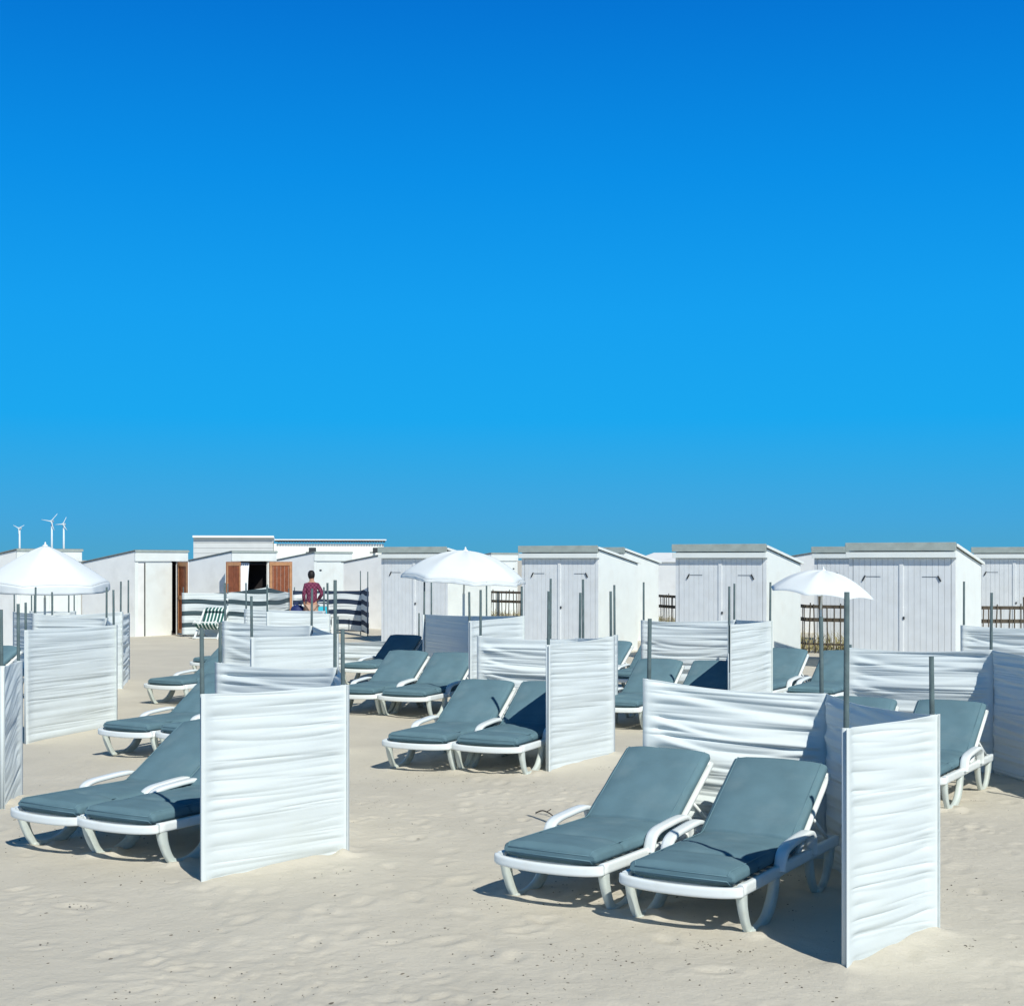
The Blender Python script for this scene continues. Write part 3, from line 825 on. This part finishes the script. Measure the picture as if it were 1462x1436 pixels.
# ------------------------------------------------------------------ parasols
def parasol(px, y, rad, ztop, zrim, tilt, tdir, nr, valance, lab, rot0=0., ex=1.75):
    root = empty('parasol', (X(px, y), y, gz(X(px, y), y)), 0, lab, 'parasol', 'white beach parasols')
    hgt = ztop - zrim
    tm = Matrix.Translation((0, 0, ztop - hgt)) @ Matrix.Rotation(tdir, 4, 'Z') @ Matrix.Rotation(tilt, 4, 'Y') @ Matrix.Rotation(-tdir, 4, 'Z')

    def surf(t, a):
        ph = ((a - rot0) * nr / (2 * math.pi)) % 1.0
        sag = math.sin(math.pi * ph)
        r = rad * t * (1 - .075 * sag * t ** 1.5)
        z = hgt * (1 - t ** ex) - .05 * sag * t * (1.2 - t) * 1.6 + .05 * sag * t ** 3
        return Vector((r * math.cos(a), r * math.sin(a), z))
    nt, na = 14, nr * 10; arr = np.zeros((nt + 1, na + 1, 3))
    for i in range(nt + 1):
        for j in range(na + 1): arr[i, j] = tm @ surf(max(i / nt, .012), rot0 + 2 * math.pi * j / na)
    c = MB(); c.grid(arr); co = c.build('canopy', M['umb'], root, .004)
    if valance:
        va = np.zeros((5, na + 1, 3))
        for i in range(5):
            for j in range(na + 1):
                a = rot0 + 2 * math.pi * j / na; q = surf(1., a)
                ph = (j / 10) % 1.0
                dz = valance * (i / 4) * (.72 + .28 * math.sin(math.pi * ph)); q = q * 1.0; q.x *= 1.004 + .012 * math.sin(j * 1.9) * i / 4; q.y *= 1.004 + .012 * math.sin(j * 1.9) * i / 4; q.z -= dz + .004
                va[i, j] = tm @ q
        v = MB(); v.grid(va); v.build('valance', M['umb'], co, .003)
    for k in range(nr):
        a = rot0 + 2 * math.pi * k / nr
        rb = MB(); rb.tube([tm @ (surf(t, a) + Vector((0, 0, -.012))) for t in (.03, .25, .5, .75, .97)], .006, 6); rb.build('rib', M['plastic'], root)
    apex = tm @ Vector((0, 0, hgt))
    f = MB(); f.lathe([(.0, .065), (.010, .055), (.016, .035), (.016, .02), (.04, .008), (.05, -.01)], 12, Matrix.Translation(apex)); f.build('finial', M['umb'], root)
    p = MB(); knee = Vector((0, 0, zrim - .25)); p.tube([(0, 0, -.3), knee], .020, 10); p.tube([knee, apex - Vector((0, 0, .03))], .015, 10); p.build('pole', M['plastic'], root)
    return root


parasol(64, 24.0, 1.07, ZH(781, 24), ZH(834, 24), R(3), R(-60), 6, .17, 'large white parasol with a hanging valance at the left', .52, 1.25)
parasol(662, 23.0, 1.00, ZH(785, 23), ZH(824, 23), R(5), R(-40), 8, .06, 'white domed parasol in the middle before a grey hut', .2, 2.1)
parasol(1172, 23.2, .86, ZH(815, 23.2), ZH(849, 23.2), R(6), R(-30), 8, .0, 'small tilted white parasol at the right', .3, 2.1)

# ------------------------------------------------------------------ wind turbines far away
for (px, hub, r_, ph, lab) in ((28, 755, 9, .0, 'leftmost of the three tiny distant wind turbines, the shortest'), (74, 745, 14, .35, 'middle of the three tiny distant wind turbines, the tallest'),
                               (91, 749, 11, .6, 'rightmost of the three tiny distant wind turbines')):
    y = 3000.; root = empty('wind_turbine', (X(px, y), y, 0), 0, lab, 'wind turbine', 'wind turbines on the horizon'); zh = ZH(hub, y); k = y / F
    m = MB(); m.tube([(0, 0, 0), (0, 0, zh)], 2.4, 12, 1.6); m.build('tower', M['turb'], root)
    m = MB(); m.box((0, 1.0, zh + 1.2), (4.4, 11, 4.2), bev=.8); m.build('nacelle', M['turb'], root)
    for q in range(3):
        a = ph + q * 2.094 + .52; d = Vector((math.cos(a), 0, math.sin(a))); m = MB()
        m.sweep([Vector((0, -5.5, zh + 1.2)) + d * (r_ * k * t) for t in (0., .12, .3, .6, 1.)], 2.6, 1.0, (d.z, 0, -d.x), 8, 2.5, True, True, lambda u: 1 - .72 * u)
        m.build('blade', M['turb'], root)

# ------------------------------------------------------------------ deck chair, table, bag, box
y = 36.2; root = empty('deck_chair', (X(299, y), y, gz(X(299, y), y)), R(-10), 'green and white striped deck chair near the open brown door', 'deck chair'); root.scale = (.84, .85, .78)
m = MB()
for s in (-.36, .36):
    m.box((s, 0, 0), (.05, 1.25, .05), Matrix.Translation((0, .10, .46)) @ Matrix.Rotation(R(48), 4, 'X'), .008)
    m.box((s * .9, 0, 0), (.045, 1.10, .045), Matrix.Translation((0, .12, .30)) @ Matrix.Rotation(R(-32), 4, 'X'), .008)
for yy, zz in ((-.36, .06), (.50, .90), (.58, .06), (-.33, .55)): m.box((0, yy, zz), (.76, .04, .04), bev=.006)
m.build('frame', M['plastic'], root)
uu = np.linspace(0, 1, 12)[:, None]; vv = np.linspace(0, 1, 22)[None, :]
yy = -.33 + .83 * vv; zz = .50 + .40 * vv - .42 * np.sin(math.pi * vv) * (1 - .35 * vv)
m = MB(); m.grid(np.stack([-.32 + .64 * uu + 0 * vv, yy + 0 * uu, zz + 0 * uu], -1), uv=np.stack([uu * .64 + 0 * vv, vv + 0 * uu], -1)); m.build('sling', M['deck'], root, .004)
m = MB(); m.sweep([(-.30, .46, .93), (-.1, .47, .935), (.1, .47, .935), (.30, .46, .93)], .20, .07, (0, 1, .6), 12, 2.4)
m.uv = {i: (v[0] + .4, 0) for i, v in enumerate(m.v)}; m.build('head_pillow', M['deck'], root)
for s in (-.40, .40):
    m = MB(); m.box((s, .0, .50), (.06, .55, .03), bev=.008); m.build('armrest', M['plastic'], root)

y = 37.4; root = empty('folding_table', (X(444, y), y, 0), R(10), 'low white folding table behind the small windbreak', 'table'); m = MB(); m.box((0, 0, .54), (1.25, .5, .03), bev=.006); m.build('table_top', M['plastic'], root)
for sx in (-.55, .55):
    for sy in (-.2, .2): m = MB(); m.box((sx, sy, .25), (.035, .035, .53)); m.build('leg', M['plastic'], root)
m = MB(); m.lathe([(0, 0), (.16, .0), (.215, .08), (.225, .18), (.18, .29), (.09, .345), (0, .36)], 18, Matrix.Diagonal((.85, .7, .8, 1)))
root = empty('beach_bag', (X(425, 37.2), 37.2, .556), .2, 'round navy blue bag beside the person, on the low table', 'bag'); m.build('bag_body', M['navy'], root)
m = MB(); m.tube(smooth_path([(-.10, 0, .21), (-.07, 0, .32), (.07, 0, .32), (.10, 0, .21)]), .014, 8); m.build('handle', M['navy'], root)
root = empty('cool_box', (X(461, 37.3), 37.3, .556), .1, 'bright cyan cool box right of the person', 'cool box')
m = MB(); m.box((0, 0, .12), (.26, .2, .24), bev=.015); m.build('box_body', M['cyan'], root)
m = MB(); m.box((0, 0, .262), (.28, .22, .04), bev=.012); m.build('lid', M['turb'], root)
m = MB(); m.tube(smooth_path([(-.12, 0, .26), (-.12, -.02, .34), (.12, -.02, .34), (.12, 0, .26)]), .010, 6); m.build('handle', M['turb'], root)


# ------------------------------------------------------------------ person
def skin_obj(name, verts, edges, radii, rootv, material, parent, sub=2):
    me = bpy.data.meshes.new(name); me.from_pydata(verts, edges, []); me.update()
    o = bpy.data.objects.new(name, me); COL.objects.link(o)
    sk = o.modifiers.new('Skin', 'SKIN'); sk.use_smooth_shade = True
    lay = me.skin_vertices[0].data if me.skin_vertices else None
    if lay is None:
        bpy.context.view_layer.objects.active = o
        bm = bmesh.new(); bm.from_mesh(me); bm.verts.layers.skin.verify(); bm.to_mesh(me); bm.free(); lay = me.skin_vertices[0].data
    for i, r in enumerate(radii):
        lay[i].radius = r if isinstance(r, tuple) else (r, r); lay[i].use_root = (i == rootv)
    sb = o.modifiers.new('Sub', 'SUBSURF'); sb.levels = sub; sb.render_levels = sub
    dg = bpy.context.evaluated_depsgraph_get()
    nm = bpy.data.meshes.new_from_object(o.evaluated_get(dg)); nm.name = name
    bpy.data.objects.remove(o)
    for p in nm.polygons: p.use_smooth = True
    nm.materials.clear(); nm.materials.append(material)
    o = bpy.data.objects.new(name, nm); COL.objects.link(o); o.parent = parent
    return o


y = 36.9; root = empty('person', (X(445, y), y, gz(X(445, y), y)), R(188), 'person with black hair in burgundy plaid shirt, back turned, elbow out', 'person'); root.scale = (.88, .9, .985)
# faces local -y; turned away from the viewer
V = [(0, 0, .92), (0, .0, 1.08), (0, -.02, 1.24), (0, -.01, 1.40), (0, -.015, 1.49), (0, -.03, 1.57), (.01, -.04, 1.66),
     (.17, -.01, 1.39), (.23, .03, 1.14), (.21, -.10, .92), (.20, -.14, .84),
     (-.17, -.01, 1.39), (-.31, .08, 1.18), (-.18, -.10, 1.02), (-.12, -.15, .98),
     (.10, 0, .86), (.11, -.03, .48), (.11, .02, .08), (.12, -.14, .035),
     (-.10, 0, .86), (-.11, -.01, .48), (-.11, .03, .08), (-.12, -.13, .035)]
E_ = [(0, 1), (1, 2), (2, 3), (3, 4), (4, 5), (5, 6), (3, 7), (7, 8), (8, 9), (9, 10), (3, 11), (11, 12), (12, 13), (13, 14), (0, 15), (15, 16), (16, 17), (17, 18), (0, 19), (19, 20), (20, 21), (21, 22)]
RD = [(.15, .11), (.13, .10), (.15, .11), (.14, .10), .05, .085, .09, .06, .045, .034, .03, .06, .045, .034, .03, .085, .055, .04, .032, .085, .055, .04, .032]
body = skin_obj('body', V, E_, RD, 0, M['skin'], root)
SV = [(0, 0, .88), (0, 0, 1.08), (0, -.02, 1.24), (0, -.01, 1.40), (0, -.012, 1.47), (.17, -.01, 1.39), (.23, .03, 1.14), (.213, -.08, .96), (-.17, -.01, 1.39), (-.31, .08, 1.18), (-.20, -.08, 1.035)]
SE = [(0, 1), (1, 2), (2, 3), (3, 4), (3, 5), (5, 6), (6, 7), (3, 8), (8, 9), (9, 10)]
skin_obj('shirt', SV, SE, [(.185, .145), (.165, .13), (.175, .13), (.16, .115), .065, .078, .062, .052, .078, .062, .052], 0, M['plaid'], root)
skin_obj('shorts', [(0, 0, .90), (.10, 0, .82), (.108, -.01, .60), (-.10, 0, .82), (-.108, -.01, .60)], [(0, 1), (1, 2), (0, 3), (3, 4)], [(.165, .125), .105, .085, .105, .085], 0, M['shorts'], root)
hm = MB(); hm.lathe([(.0, .125), (.05, .118), (.088, .085), (.104, .03), (.098, -.035), (.075, -.085), (.05, -.10)], 18, Matrix.Translation((.01, -.025, 1.655)) @ Matrix.Rotation(.18, 4, 'X'))
hm.build('hair', M['hair'], root)
# face: nose, ears, eyes
fm = MB()
for s in (-1, 1): fm.box((.01 + s * .088, -.04, 1.645), (.018, .035, .06), bev=.008)
fm.box((.01, -.137, 1.64), (.028, .04, .045), bev=.01); fm.build('face_features', M['skin'], body)
for s in (-1, 1):                                              # hands: palm with five bent fingers
    bx, by, bz = ((.20, -.14, .84) if s > 0 else (-.12, -.15, .98))
    fv, fe, frd = [(bx, by, bz), (bx, by - .03, bz - .05)], [(0, 1)], [(.03, .018), (.036, .016)]
    for q in range(4):
        o_ = len(fv); ox = (q - 1.5) * .017; L = (.065, .075, .07, .055)[q]
        fv += [(bx + ox, by - .04, bz - .085), (bx + ox, by - .035, bz - .085 - L * .55), (bx + ox, by - .015, bz - .085 - L)]
        fe += [(1, o_), (o_, o_ + 1), (o_ + 1, o_ + 2)]; frd += [.010, .009, .007]
    o_ = len(fv); fv += [(bx - s * .04, by - .045, bz - .055), (bx - s * .05, by - .05, bz - .09)]; fe += [(0, o_), (o_, o_ + 1)]; frd += [.011, .009]
    skin_obj('hand', fv, fe, frd, 0, M['skin'], body, 1)

# ------------------------------------------------------------------ twig and small debris
m = MB(); x0, y0 = X(765, 11.35), 11.4
m.tube(smooth_path([(0, 0, .012), (.05, -.03, .035), (.10, -.10, .03), (.145, -.20, .012)]), .006, 6, .004); m.tube([(.08, -.07, .03), (.12, -.05, .05)], .004, 6)
o = m.build('twig', M['twig']); o.location = (x0, y0, gz(x0, y0)); tag(o, 'thin dark curved twig on the sand left of the nearest right pair', 'twig')
db = MB(); cl = [(random.uniform(-.34, .34), 5.9 + 9 * random.random() ** 1.6, random.uniform(.1, .45)) for _ in range(60)]
for i in range(3000):
    if random.random() < .7:
        u, yy, sg = random.choice(cl); x_ = u * yy + random.gauss(0, sg); yy += random.gauss(0, sg * .6)
    else: yy = 5.8 + 10 * random.random() ** 1.5; x_ = random.uniform(-.4, .4) * yy
    r_ = random.choice((.002, .0025, .003, .0035, .005)) * random.uniform(.7, 1.3); z_ = gz(x_, yy)
    bm = bmesh.new(); bmesh.ops.create_icosphere(bm, subdivisions=1, radius=r_)
    for v in bm.verts: v.co *= random.uniform(.6, 1.3)
    db.add_bm(bm, Matrix.Translation((x_, yy, z_ + r_ * .2)) @ Matrix.Rotation(random.random() * 6, 4, 'Z') @ Matrix.Diagonal((random.uniform(1, 2.4), 1, .5, 1)))
tag(db.build('shell_debris', M['debris']), 'scattered dark shell bits and dry seaweed crumbs on the sand', 'debris', kind='stuff')

# ------------------------------------------------------------------ sun, sky, camera
SUN_EL, SUN_AZ = R(41), (.43, -.90)
d = Vector((SUN_AZ[0], SUN_AZ[1], 0)).normalized() * math.cos(SUN_EL) + Vector((0, 0, math.sin(SUN_EL)))
ld = bpy.data.lights.new('sun', 'SUN'); ld.energy = 4.6; ld.angle = R(.5); ld.color = (1, .975, .88)
lo = bpy.data.objects.new('sun', ld); COL.objects.link(lo); lo.rotation_euler = d.to_track_quat('Z', 'Y').to_euler(); lo.location = (6, -12, 20)
w = bpy.data.worlds.new('World'); S.world = w; w.use_nodes = True; N = w.node_tree.nodes; L = w.node_tree.links
bg = N['Background']
sky = N.new('ShaderNodeTexSky'); sky.sky_type = 'NISHITA'; sky.sun_disc = False; sky.sun_elevation = SUN_EL; sky.sun_rotation = math.atan2(d.x, d.y)
tc = N.new('ShaderNodeTexCoord'); sp = N.new('ShaderNodeSeparateXYZ'); L.new(tc.outputs['Generated'], sp.inputs[0])
rp = N.new('ShaderNodeValToRGB'); els = rp.color_ramp.elements
stops = [(0., (.075, .375, .60)), (.028, (.054, .383, .72)), (.0625, (.028, .388, .785)), (.096, (.007, .386, .865)), (.167, (.005, .350, .87)), (.257, (.001, .272, .80)), (.36, (.0, .178, .655)), (.50, (.004, .085, .26)), (1., (.004, .046, .10))]
els[0].position, els[0].color = stops[0][0], stops[0][1] + (1,); els[1].position, els[1].color = stops[-1][0], stops[-1][1] + (1,)
for p, c in stops[1:-1]:
    e = els.new(p); e.color = c + (1,)
L.new(sp.outputs['Z'], rp.inputs['Fac'])
sc = N.new('ShaderNodeMix'); sc.data_type = 'RGBA'; sc.blend_type = 'MULTIPLY'; sc.inputs['Factor'].default_value = 1; sc.inputs['B'].default_value = (10, 10, 10, 1)
L.new(rp.outputs['Color'], sc.inputs['A'])
mx = N.new('ShaderNodeMix'); mx.data_type = 'RGBA'; mx.inputs['Factor'].default_value = .99
L.new(sky.outputs['Color'], mx.inputs['A']); L.new(sc.outputs['Result'], mx.inputs['B']); L.new(mx.outputs['Result'], bg.inputs['Color'])
bg.inputs['Strength'].default_value = .1

cd = bpy.data.cameras.new('camera'); co = bpy.data.objects.new('camera', cd); COL.objects.link(co); S.camera = co
cd.sensor_width = 36; cd.lens = 36 * F / 1462; cd.shift_y = (HOR - 718) / 1462; cd.clip_end = 12000; cd.clip_start = .05
co.location = (0, 0, CAMZ); co.rotation_euler = (math.pi / 2, 0, 0)
S.view_settings.view_transform = 'Standard'; S.view_settings.look = 'None'; S.view_settings.exposure = 0.0; S.view_settings.gamma = 1
